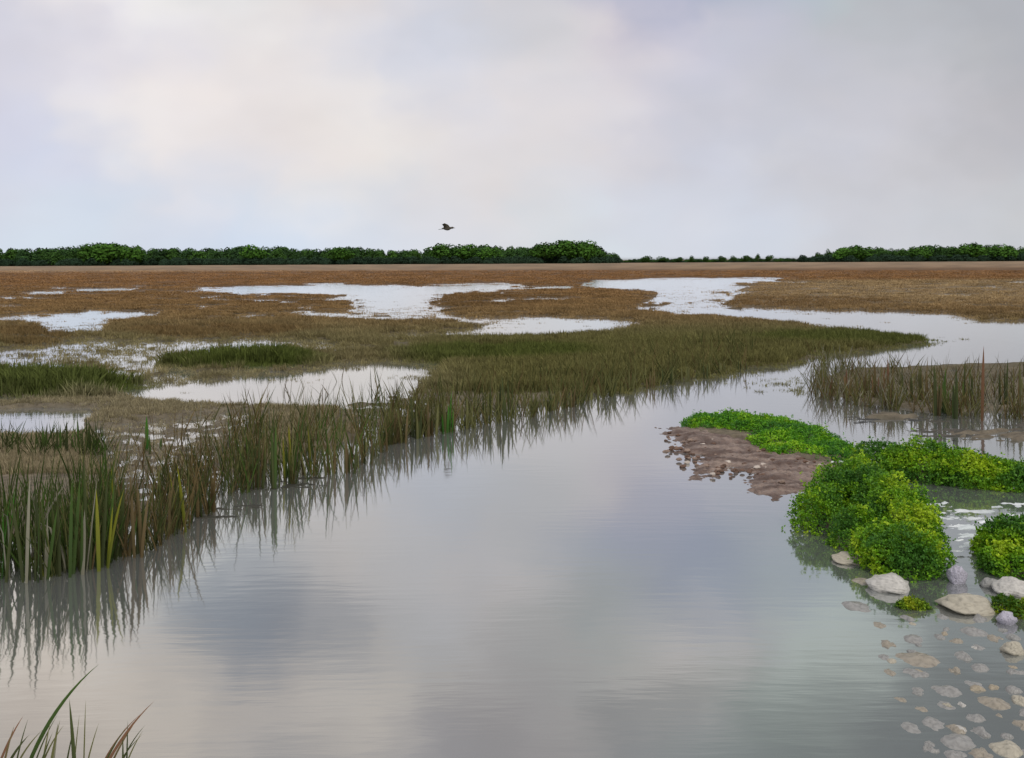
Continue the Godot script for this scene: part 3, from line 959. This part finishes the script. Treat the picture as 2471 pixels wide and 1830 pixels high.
# a low sheet with an uneven surface that tapers into the water: outline in (u, v)
func bank(called: String, label: String, poly: Array, h: float, m: Material, wave: Vector2, amp: float, step := Vector2(6, 3), category := "", kind := "structure", c0 := Color(1, 1, 1), c1 := Color(1, 1, 1)) -> MeshInstance3D:
	var pts := PackedVector2Array()
	var lo := Vector2(1e9, 1e9)
	var hi := Vector2(-1e9, -1e9)
	for i in range(0, poly.size(), 2):
		var p := Vector2(poly[i], poly[i + 1])
		pts.append(p)
		lo = lo.min(p)
		hi = hi.max(p)
	lo -= step * 3.0
	hi += step * 3.0
	var nx := int((hi.x - lo.x) / step.x) + 1
	var ny := int((hi.y - lo.y) / step.y) + 1
	var verts := []
	for j in ny:
		for i in nx:
			var q := lo + Vector2(i, j) * step
			var w := q + Vector2(9.0 * na.get_noise_2d(q.x * 1.3, q.y * 3.0), 4.0 * na.get_noise_2d(q.x * 1.1 + 500.0, q.y * 2.0))
			var dist := 1e9
			for k in pts.size():
				var e := Geometry2D.get_closest_point_to_segment(w * Vector2(0.45, 1.0), pts[k] * Vector2(0.45, 1.0), pts[(k + 1) % pts.size()] * Vector2(0.45, 1.0))
				dist = minf(dist, e.distance_to(w * Vector2(0.45, 1.0)))
			if not Geometry2D.is_point_in_polygon(w, pts):
				dist = -dist
			var p := G(q.x, q.y)
			var n := nb.get_noise_2d(p.x * wave.x, p.z * wave.y) + 0.5 * nc.get_noise_2d(p.x * wave.x * 1.5, p.z * wave.y * 1.5)
			var rag := nc.get_noise_2d(p.x * 420.0 + 70.0, p.z * 900.0)
			p.y = clampf(dist / 16.0, -1.2, 1.0) * h + amp * n - amp * 0.15 + amp * 0.45 * rag
			verts.append([p, c0.lerp(c1, clampf(0.5 + 1.6 * nc.get_noise_2d(p.x * 60.0, p.z * 160.0), 0, 1))])
	var st := new_st()
	for j in ny - 1:
		for i in nx - 1:
			var k := j * nx + i
			if maxf(maxf(verts[k][0].y, verts[k + 1][0].y), maxf(verts[k + nx][0].y, verts[k + nx + 1][0].y)) < -0.03:
				continue
			for t in [k, k + 1, k + nx + 1, k, k + nx + 1, k + nx]:
				st.set_color(verts[t][1])
				st.add_vertex(verts[t][0])
	st.index()
	var o := top(called, done(st), m)
	tag(o, label, category, "", kind)
	return o

func build_bank() -> void:
	var m := tinted(0.55, 0.0, 0.5)
	m.uv1_triplanar = true
	m.uv1_world_triplanar = true
	m.uv1_scale = Vector3(2.0, 2.0, 5.0)
	m.albedo_texture = soil_texture()
	m.heightmap_enabled = true
	m.heightmap_texture = noise_map(0.02, 31, 5)
	m.heightmap_scale = 2.0
	var mud := bank("mud_bank", "reddish brown ribbed mud bank below the long green mound", [1436, 938, 1490, 928, 1600, 945, 1700, 985, 1850, 1005, 1830, 1035, 1750, 1078, 1680, 1088, 1615, 1062, 1645, 1040, 1590, 1028, 1510, 1042, 1500, 1022, 1530, 1008, 1480, 985, 1470, 960], 0.045, m, Vector2(45, 200), 0.050, Vector2(5, 2), "", "structure", Color(0.15, 0.088, 0.062), Color(0.42, 0.31, 0.25))
	rng.seed = 44      # clods and bits of shell on the mud
	var xf := []
	var co := []
	for i in 900:
		var u := rng.randf_range(1445, 1840)
		var v := rng.randf_range(940, 1084)
		var t := (u - 1440.0) / 400.0
		if v < 932.0 + 95.0 * t or v > 1000.0 + 90.0 * t - 30.0 * na.get_noise_2d(u, 3.0) or na.get_noise_2d(u * 1.5, v * 4.0) < -0.15:
			continue
		var r := rng.randf_range(0.006, 0.020)
		xf.append(Transform3D(Basis(Vector3.UP, rng.randf() * TAU).scaled(Vector3(r * 2.2, r, r * 1.3)), G(u, v) + Vector3(0, rng.randf_range(0.0, 0.035), 0)))
		var w := rng.randf()
		co.append((Color(0.14, 0.085, 0.06) if w < 0.6 else (Color(0.26, 0.19, 0.15) if w < 0.88 else Color(0.52, 0.46, 0.40))) * rng.randf_range(0.8, 1.2))
	scatter("clods", stone_mesh(5, 0.3), tinted(0.7, 0.0, 0.4), xf, co, mud)
	bank("mud_spit", "small dark mud spit at the end of the near reed bank", [440, 1112, 480, 1106, 555, 1104, 560, 1110, 480, 1124, 430, 1132], 0.012, m, Vector2(60, 260), 0.02, Vector2(5, 2), "", "structure", Color(0.05, 0.05, 0.03), Color(0.08, 0.075, 0.05))
	bank("mud_spit", "dark mud strip at the foot of the middle reed bank", [530, 1060, 600, 1056, 690, 1046, 700, 1054, 620, 1066, 540, 1070], 0.012, m, Vector2(60, 260), 0.02, Vector2(5, 2), "", "structure", Color(0.05, 0.05, 0.03), Color(0.08, 0.075, 0.05))
	bank("floating_debris", "dark drift of dead reeds floating off the bank behind the green mounds", [1850, 914, 1900, 907, 1990, 907, 2050, 911, 1990, 917, 1880, 919], 0.012, m, Vector2(80, 300), 0.02, Vector2(5, 1.5), "debris", "", Color(0.035, 0.035, 0.028), Color(0.06, 0.058, 0.045))
	bank("mud_spit", "dark wet mud edge in front of the tall rust reed", [1980, 940, 2080, 932, 2260, 918, 2400, 920, 2400, 945, 2240, 948, 2060, 955], 0.012, m, Vector2(40, 200), 0.035, Vector2(6, 2), "", "structure", Color(0.06, 0.055, 0.03), Color(0.12, 0.1, 0.07))
	# broken white water where the creek runs over stones between the mounds
	var fm := tinted(0.35, 0.0, 0.6)
	var w0 := Color(0.62, 0.68, 0.68)
	var w1 := Color(0.88, 0.92, 0.92)
	bank("foam_streak", "white water rushing out between the long mound and the next one", [1815, 1006, 1850, 994, 1895, 972, 1900, 978, 1880, 996, 1850, 1004], 0.02, fm, Vector2(200, 500), 0.03, Vector2(4, 1.5), "white water", "", w0, w1)
	bank("foam_streak", "uppermost white step of the little cascade beside the nearest bush", [2066, 1149, 2140, 1141, 2146, 1151, 2086, 1158], 0.03, fm, Vector2(160, 500), 0.03, Vector2(4, 1.5), "white water", "", w0, w1)
	bank("foam_streak", "middle white step of the little cascade beside the nearest bush", [2078, 1166, 2128, 1160, 2130, 1171, 2084, 1176], 0.03, fm, Vector2(160, 500), 0.03, Vector2(4, 1.5), "white water", "", w0, w1)
	bank("foam_streak", "lowest, broadest white step of the little cascade", [2080, 1184, 2126, 1178, 2130, 1192, 2084, 1197], 0.03, fm, Vector2(160, 500), 0.03, Vector2(4, 1.5), "white water", "", w0, w1)
	bank("foam_streak", "thin pale streak on the rippled water right of the nearest bush", [2060, 1118, 2150, 1112, 2150, 1117, 2080, 1123], 0.008, fm, Vector2(160, 500), 0.03, Vector2(5, 1.5), "white water", "", w0 * 0.8, w1 * 0.8)
	for f in [["short pale ripple close under the second bush", 2030, 1100, 60], ["long pale ripple midway between the two right bushes", 2120, 1134, 84], ["pale ripple left of the small cascade's top step", 2046, 1134, 40], ["faint ripple below the tail of the second bush at the picture edge", 2200, 1104, 60], ["pale ripple just above the right bush", 2170, 1150, 46], ["narrow ripple at the foot of the small cascade", 2100, 1206, 34]]:
		bank("foam_streak", f[0], [f[1] - f[3] * 0.5, f[2] + 1, f[1], f[2] - 4, f[1] + f[3] * 0.5, f[2] - 2, f[1] + f[3] * 0.3, f[2] + 3, f[1] - f[3] * 0.3, f[2] + 4], 0.008, fm, Vector2(160, 500), 0.03, Vector2(4, 1.5), "white water", "", w0 * 0.85, w1 * 0.85)
	bank("foam_streak", "pale streak at the picture edge below the second mound", [2170, 1128, 2260, 1120, 2260, 1126, 2190, 1134], 0.008, fm, Vector2(160, 500), 0.03, Vector2(5, 1.5), "white water", "", w0 * 0.8, w1 * 0.8)

func build_shrubs() -> void:
	rng.seed = 55
	sprigs = [leaf_mesh(1), leaf_mesh(2)]
	leaf_mat = tinted(0.55, 0.5, 0.4)
	stem_mat = mat(lin(0.06, 0.05, 0.03), 0.9)
	var ca := [Color(0.055, 0.200, 0.024), Color(0.140, 0.390, 0.012), Color(0.320, 0.560, 0.016)]
	var cb := [Color(0.060, 0.180, 0.018), Color(0.160, 0.360, 0.008), Color(0.370, 0.530, 0.012)]
	shrub("marsh_plant_mound", "long low bright green mound of plants on the mud bank", "plants", [[1535, 930, 0.30, 0.5, 0.17], [1600, 932, 0.42, 0.6, 0.20], [1680, 942, 0.45, 0.7, 0.20], [1750, 962, 0.42, 0.65, 0.19], [1812, 986, 0.28, 0.40, 0.14], [1690, 966, 0.38, 0.35, 0.14], [1750, 988, 0.38, 0.28, 0.13], [1800, 998, 0.32, 0.22, 0.12], [1710, 984, 0.3, 0.2, 0.1]], 16000, 0.042, ca)
	shrub("bush", "broad low green bush across the running water behind the nearest bush", "bush", [[1920, 1030, 0.36, 0.35, 0.33], [2015, 1040, 0.46, 0.40, 0.38], [2110, 1050, 0.42, 0.38, 0.32], [2205, 1056, 0.42, 0.35, 0.24], [2310, 1056, 0.45, 0.35, 0.26], [2420, 1056, 0.45, 0.35, 0.22]], 15000, 0.045, cb)
	shrub("bush", "nearest yellow green bush reaching down to the white stones", "bush", [[1780, 1150, 0.24, 0.25, 0.36], [1815, 1125, 0.28, 0.30, 0.44], [1855, 1110, 0.30, 0.32, 0.48], [1890, 1130, 0.32, 0.32, 0.46], [1925, 1155, 0.34, 0.32, 0.46], [1960, 1180, 0.32, 0.30, 0.46], [1985, 1212, 0.26, 0.26, 0.44], [1965, 1245, 0.28, 0.24, 0.34], [1915, 1225, 0.24, 0.22, 0.30], [1870, 1190, 0.26, 0.22, 0.30], [1998, 1240, 0.22, 0.22, 0.32]], 19000, 0.040, cb)
	shrub("bush", "green bush at the right picture edge past the little cascade", "bush", [[2178, 1208, 0.20, 0.24, 0.25], [2235, 1215, 0.30, 0.3, 0.34], [2330, 1225, 0.34, 0.3, 0.36], [2200, 1245, 0.24, 0.20, 0.20]], 9000, 0.042, cb)
	shrub("plant_tuft", "small yellow flecked tuft at the waterline below the nearest bush", "plants", [[1985, 1324, 0.11, 0.06, 0.05]], 260, 0.036, [Color(0.04, 0.12, 0.01), Color(0.16, 0.28, 0.01), Color(0.36, 0.42, 0.01)])
	shrub("plant_tuft", "yellow green tuft beside the lilac stone at the picture edge", "plants", [[2185, 1332, 0.09, 0.07, 0.10], [2225, 1340, 0.12, 0.08, 0.10]], 600, 0.036, [Color(0.02, 0.07, 0.01), Color(0.09, 0.20, 0.01), Color(0.34, 0.40, 0.01)])

func build_stones() -> void:
	rng.seed = 91
	var shapes := []
	for k in 6:
		shapes.append(stone_mesh(k * 3 + 1, 0.26))
	var smooth := [stone_mesh(71, 0.10), stone_mesh(72, 0.12), stone_mesh(74, 0.1)]
	var mats := {
		"white": stone_mat(lin(0.62, 0.60, 0.55), 0.5, 61), "lilac": stone_mat(lin(0.52, 0.50, 0.58), 0.45, 62), "cream": stone_mat(lin(0.50, 0.46, 0.36), 0.55, 63), "grey": stone_mat(lin(0.34, 0.34, 0.32), 0.5, 64), "tan": stone_mat(lin(0.42, 0.36, 0.26), 0.5, 65), "wet_grey": stone_mat(lin(0.335, 0.33, 0.31), 0.35, 66), "wet_tan": stone_mat(lin(0.36, 0.32, 0.25), 0.35, 67)}
	# [u, v of its centre, width and height as seen, how far its middle lies over the water, colour, label]
	var list := [
		[1845, 1222, 64, 18, 0.4, "cream", "flat cream stone under the left side of the nearest bush"],
		[1836, 1186, 26, 24, 0.9, "tan", "upright tan stone half hidden in the foot of the nearest bush"],
		[1874, 1192, 22, 26, 0.9, "grey", "grey stone beside the tan one in the foot of the nearest bush"],
		[1934, 1280, 84, 30, 0.4, "white", "long rough white stone below the nearest bush"],
		[2082, 1268, 38, 36, 0.6, "lilac", "round lilac white stone between the two nearest bushes"],
		[2152, 1278, 34, 20, 0.5, "grey", "small grey stone left of the ragged white one at the picture edge"],
		[2200, 1290, 72, 32, 0.45, "white", "ragged white stone at the picture edge below the bush"],
		[2104, 1324, 104, 30, 0.42, "cream", "long low cream stone in the shallows below the lilac stone"],
		[2188, 1357, 36, 26, 0.5, "lilac", "small lilac stone under the yellow green tuft at the picture edge"],
		[1862, 1322, 72, 20, -0.02, "grey", "pale stone awash left of the waterline tuft"],
		[1985, 1392, 56, 18, -0.05, "grey", "grey stone awash alone below the waterline tuft"],
		[2118, 1378, 60, 18, 0.0, "grey", "grey stone awash below the long low cream one"],
		[1996, 1437, 92, 28, 0.0, "tan", "largest tan stone lying awash in the shallows"],
		[2203, 1420, 44, 26, 0.3, "cream", "cream stone at the picture edge, upper one of the shallows"],
		[2130, 1456, 44, 18, 0.0, "grey", "small grey stone right of the largest tan one"],
		[2058, 1506, 64, 24, 0.0, "grey", "grey stone below the largest tan one"],
		[2205, 1505, 38, 18, 0.0, "grey", "small grey stone at the picture edge, midway down the shallows"],
		[2162, 1532, 70, 24, 0.0, "tan", "tan stone midway down the shallows"],
		[2030, 1578, 70, 22, -0.08, "grey", "faint grey stone left of the lowest ones"],
		[2120, 1566, 50, 18, -0.08, "grey", "faint grey stone under the tan one midway down the shallows"],
		[2084, 1618, 84, 32, 0.0, "grey", "large pale grey stone at the bottom of the shallows"],
		[2192, 1634, 70, 40, 0.1, "cream", "blocky pale stone in the bottom corner of the shallows"],
		[1880, 1268, 60, 16, -0.1, "tan", "dim tan stone under water left of the long white stone"],
	]
	for i in list.size():
		var s: Array = list[i]
		var at := G(s[0], s[1])
		var d := -at.z
		var w: float = s[2] * 0.5 * d / F
		var h: float = s[3] * 0.5 * d / F
		var o := top("stone", shapes[i % 6] if s[4] > 0.2 else smooth[i % 3], mats[s[5] if s[4] > 0.2 or s[5] == "cream" else ("wet_tan" if s[5] == "tan" else "wet_grey")])
		o.position = at + Vector3(0, h * s[4] if s[4] > 0.2 else -0.85 * 0.09 + 0.008 + 0.08 * s[4], 0)
		o.scale = Vector3(w * 1.15, h * 1.25, minf(w, 0.16) * 1.1) if s[4] > 0.2 else Vector3(w * 1.45, 0.09, w * 1.35)
		o.rotation.y = rng.randf_range(-0.5, 0.5) if s[4] > 0.2 else rng.randf() * TAU
		tag(o, s[6], "stone", "stones in the shallows")

	var kinds := ["grey", "tan", "grey", "cream", "white"]
	var spots := []      # low wet cobbles that fill the shallows between the larger stones
	for i in 600:
		var p := Vector2(rng.randf_range(1840, 2262), rng.randf_range(1335, 1650))
		var free := p.x > 1850 + (p.y - 1335) * 0.45
		for q in list:
			free = free and ((p - Vector2(q[0], q[1])) * Vector2(0.5, 1.0)).length() > 27.0
		for q in spots:
			free = free and ((p - q) * Vector2(0.55, 1.0)).length() > 26.0
		if free and spots.size() < 34:
			spots.append(p)
	var said := {}
	for i in spots.size():
		var p: Vector2 = spots[i]
		var best: Array = list[0]
		for q in list:
			if Vector2(q[0], q[1]).distance_to(p) < Vector2(best[0], best[1]).distance_to(p):
				best = q
		var dv := p - Vector2(best[0], best[1])
		var rel := ("left of" if dv.x < 0 else "right of") if absf(dv.x) > 1.6 * absf(dv.y) else ("above" if dv.y < 0 else "below")
		var short: String = best[6]
		short = " ".join(short.split(" ").slice(0, 7)).trim_suffix(",")
		var o := top("cobble", smooth[i % 3] if i % 2 else shapes[i % 6], mats["wet_tan" if i % 3 == 0 else "wet_grey"])
		var r := rng.randf_range(0.05, 0.10)
		o.scale = Vector3(r * rng.randf_range(1.0, 1.4), 0.06, r)
		o.position = G(p.x, p.y) + Vector3(0, -0.06 * rng.randf_range(0.78, 0.95), 0)
		o.rotation.y = rng.randf() * TAU
		var line := "low wet %s cobble %s the %s" % ["tan" if i % 3 == 0 else "grey", rel, short]
		if said.has(line):
			line = line.replace("low wet", "second low wet")
		said[line] = true
		tag(o, line, "stone", "cobbles in the shallows")
	var near := [[1996, 1437, "the largest tan stone"], [2118, 1378, "the grey stone below the long cream one"], [1985, 1392, "the lone grey stone below the waterline tuft"], [2162, 1532, "the tan stone midway down the shallows"], [2084, 1618, "the large pale stone at the bottom"], [2058, 1506, "the grey stone below the largest tan one"], [2203, 1420, "the upper cream stone at the picture edge"], [2192, 1634, "the blocky stone in the bottom corner"]]
	var where := ["above", "left of", "below", "right of"]
	for i in 24:      # small pebbles that only just break the surface
		var n: Array = near[i % 8]
		var side := (i / 8 + i) % 4
		var r := rng.randf_range(0.022, 0.045)
		var off: Vector2 = [Vector2(0, -30), Vector2(-66, 4), Vector2(0, 30), Vector2(62, -4)][side] * rng.randf_range(0.85, 1.15)
		var o := top("pebble", shapes[i % 6] if i % 2 else smooth[i % 3], mats[kinds[i % 5]])
		o.scale = Vector3(r * rng.randf_range(1.0, 1.5), r * 0.8, r)
		o.position = G(n[0] + off.x, n[1] + off.y) + Vector3(0, -r * 0.8 * rng.randf_range(0.35, 0.8), 0)
		o.rotation = Vector3(rng.randf_range(-0.3, 0.3), rng.randf() * TAU, 0)
		tag(o, "small %s pebble awash just %s %s" % [kinds[i % 5], where[side], n[2]], "pebble", "pebbles in the shallows")

func build_front() -> void:
	rng.seed = 33
	# the leaves that lean in over the water beside the viewer's feet; their feet stand on the bank just below the frame
	var at_z := 4.35
	var defs := [   # clump label, then leaves: foot u, tip u, tip v, width, kind, curl
		["arching bright green leaf and its dim olive neighbours in the lower left corner", [[38, 222, 1436, 0.026, "green", 0.9], [58, 110, 1590, 0.014, "dark", 0.6], [75, 100, 1570, 0.012, "olive", 0.7], [62, 150, 1560, 0.013, "olive", 0.9], [50, 128, 1545, 0.010, "dark", 0.7]]],
		["dark olive leaves leaning right against the left picture edge at the bottom", [[-10, 66, 1590, 0.020, "dark", 0.8], [-25, 40, 1560, 0.018, "rust", 0.7], [5, 100, 1575, 0.013, "olive", 0.9], [-14, 20, 1580, 0.016, "brown", 0.6], [12, 62, 1555, 0.012, "dark", 0.8]]],
		["upright dark grey green leaf and a few thin ones, middle of the bottom corner grass", [[162, 133, 1530, 0.026, "dark", 0.4], [92, 140, 1550, 0.016, "olive", 0.6], [175, 186, 1515, 0.008, "olive", 0.3], [150, 168, 1550, 0.008, "olive", 0.3], [170, 215, 1565, 0.009, "olive", 0.5], [105, 122, 1570, 0.018, "grey", 0.5], [128, 160, 1575, 0.012, "dark", 0.5]]],
		["red brown leaf leaning right at the edge of the bottom corner grass", [[185, 330, 1528, 0.020, "rust", 0.8], [196, 300, 1556, 0.013, "rust", 0.8], [205, 285, 1575, 0.014, "brown", 0.7], [190, 262, 1590, 0.012, "dark", 0.7]]],
		["thin dark blades at the outer edge of the bottom corner grass", [[268, 276, 1562, 0.012, "dark", 0.2], [240, 322, 1564, 0.010, "dark", 0.8], [255, 300, 1596, 0.009, "olive", 0.7], [262, 268, 1590, 0.016, "dark", 0.3], [228, 300, 1605, 0.009, "dark", 0.8]]],
	]
	for dd in defs:
		var foot := D(dd[1][0][0], at_z)
		var t := thing("grass_clump", dd[0], "grass clump", foot)
		for l in dd[1]:
			var z := at_z + rng.randf_range(-0.12, 0.12)
			var a := D(l[0], z) - foot
			var tip_y: float = EYE - (l[2] - 567.0) * z / F
			var tip_x: float = (l[1] - CX) * z / F
			var h: float = tip_y + 0.05
			var st := new_st()
			var side: float = tip_x - (a.x + foot.x)
			var lean := Vector3(side / h / (1.0 + l[5]), 0, rng.randf_range(-0.1, 0.1))
			h /= 1.0 - 0.35 * l[5] * lean.length()
			lean.x = side / h / (1.0 + l[5])
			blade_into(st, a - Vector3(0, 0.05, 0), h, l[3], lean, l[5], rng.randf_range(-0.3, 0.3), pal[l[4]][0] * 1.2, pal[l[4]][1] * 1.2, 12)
			part("blade", done(st), blade_mat, t)

func build_bird() -> void:
	# a small heron-like bird in flight to the right, wings raised, legs trailing
	var d := 26.0
	var at := Vector3((975.0 - CX) * d / F, EYE + (vh(975) - 498.0) * d / F, -d)
	var t := thing("bird", "brown bird flying with raised wings over the far wood", "bird", at)
	var body_m := mat(lin(0.085, 0.075, 0.055), 0.8)
	var wing_m := mat(lin(0.17, 0.15, 0.11), 0.8)
	var leg_m := mat(lin(0.26, 0.30, 0.27), 0.7)
	var prof := [[-0.16, 0.004, 0.006], [-0.12, 0.020, 0.004], [-0.07, 0.038, 0.0], [-0.01, 0.052, -0.004], [0.05, 0.046, 0.0], [0.09, 0.030, 0.012], [0.115, 0.026, 0.018], [0.135, 0.030, 0.022], [0.155, 0.026, 0.022], [0.172, 0.012, 0.018], [0.20, 0.005, 0.014], [0.225, 0.001, 0.012]]
	var st := new_st()
	for i in prof.size() - 1:
		for j in 12:
			var q := []
			for k in [[i, j], [i + 1, j], [i + 1, j + 1], [i, j + 1]]:
				var p: Array = prof[k[0]]
				var an: float = TAU * (k[1] % 12) / 12.0
				q.append(Vector3(p[0], p[2] + sin(an) * p[1], cos(an) * p[1] * 0.9))
			for k in [0, 1, 2, 0, 2, 3]:
				st.add_vertex(q[k])
	st.index()
	part("body", done(st), body_m, t)
	for s in [-1.0, 1.0]:
		var ws := new_st()
		var rows := []
		for i in 7:
			var f := i / 6.0
			var y := 0.02 + 0.105 * sin(f * 1.5)
			var z: float = s * (0.03 + 0.11 * f)
			var lead := 0.07 - 0.05 * f - 0.06 * f * f
			var chord := 0.15 * (1.0 - 0.30 * f * f) - (0.03 if i == 6 else 0.0)
			rows.append([Vector3(lead, y, z), Vector3(lead - chord * 0.4, y + 0.016, z + s * 0.004), Vector3(lead - chord - 0.016 * (i % 2), y - 0.008, z), Vector3(lead - chord * 0.4, y - 0.002, z - s * 0.006)])
		for i in 6:
			for k in 4:
				var a = rows[i][k]
				var b = rows[i + 1][k]
				var c = rows[i + 1][(k + 1) % 4]
				var e = rows[i][(k + 1) % 4]
				for p in [a, b, c, a, c, e]:
					ws.add_vertex(p)
		for p in [rows[6][0], rows[6][1], rows[6][2], rows[6][0], rows[6][2], rows[6][3]]:
			ws.add_vertex(p)
		part("wing", done(ws), wing_m, t)
		var ls := new_st()
		tube(ls, Vector3(-0.10, -0.012, s * 0.014), Vector3(-0.20, -0.020, s * 0.012), 0.007, 0.006)
		tube(ls, Vector3(-0.20, -0.020, s * 0.012), Vector3(-0.25, -0.028, s * 0.012), 0.008, 0.003)
		part("leg", done(ls), leg_m, t)
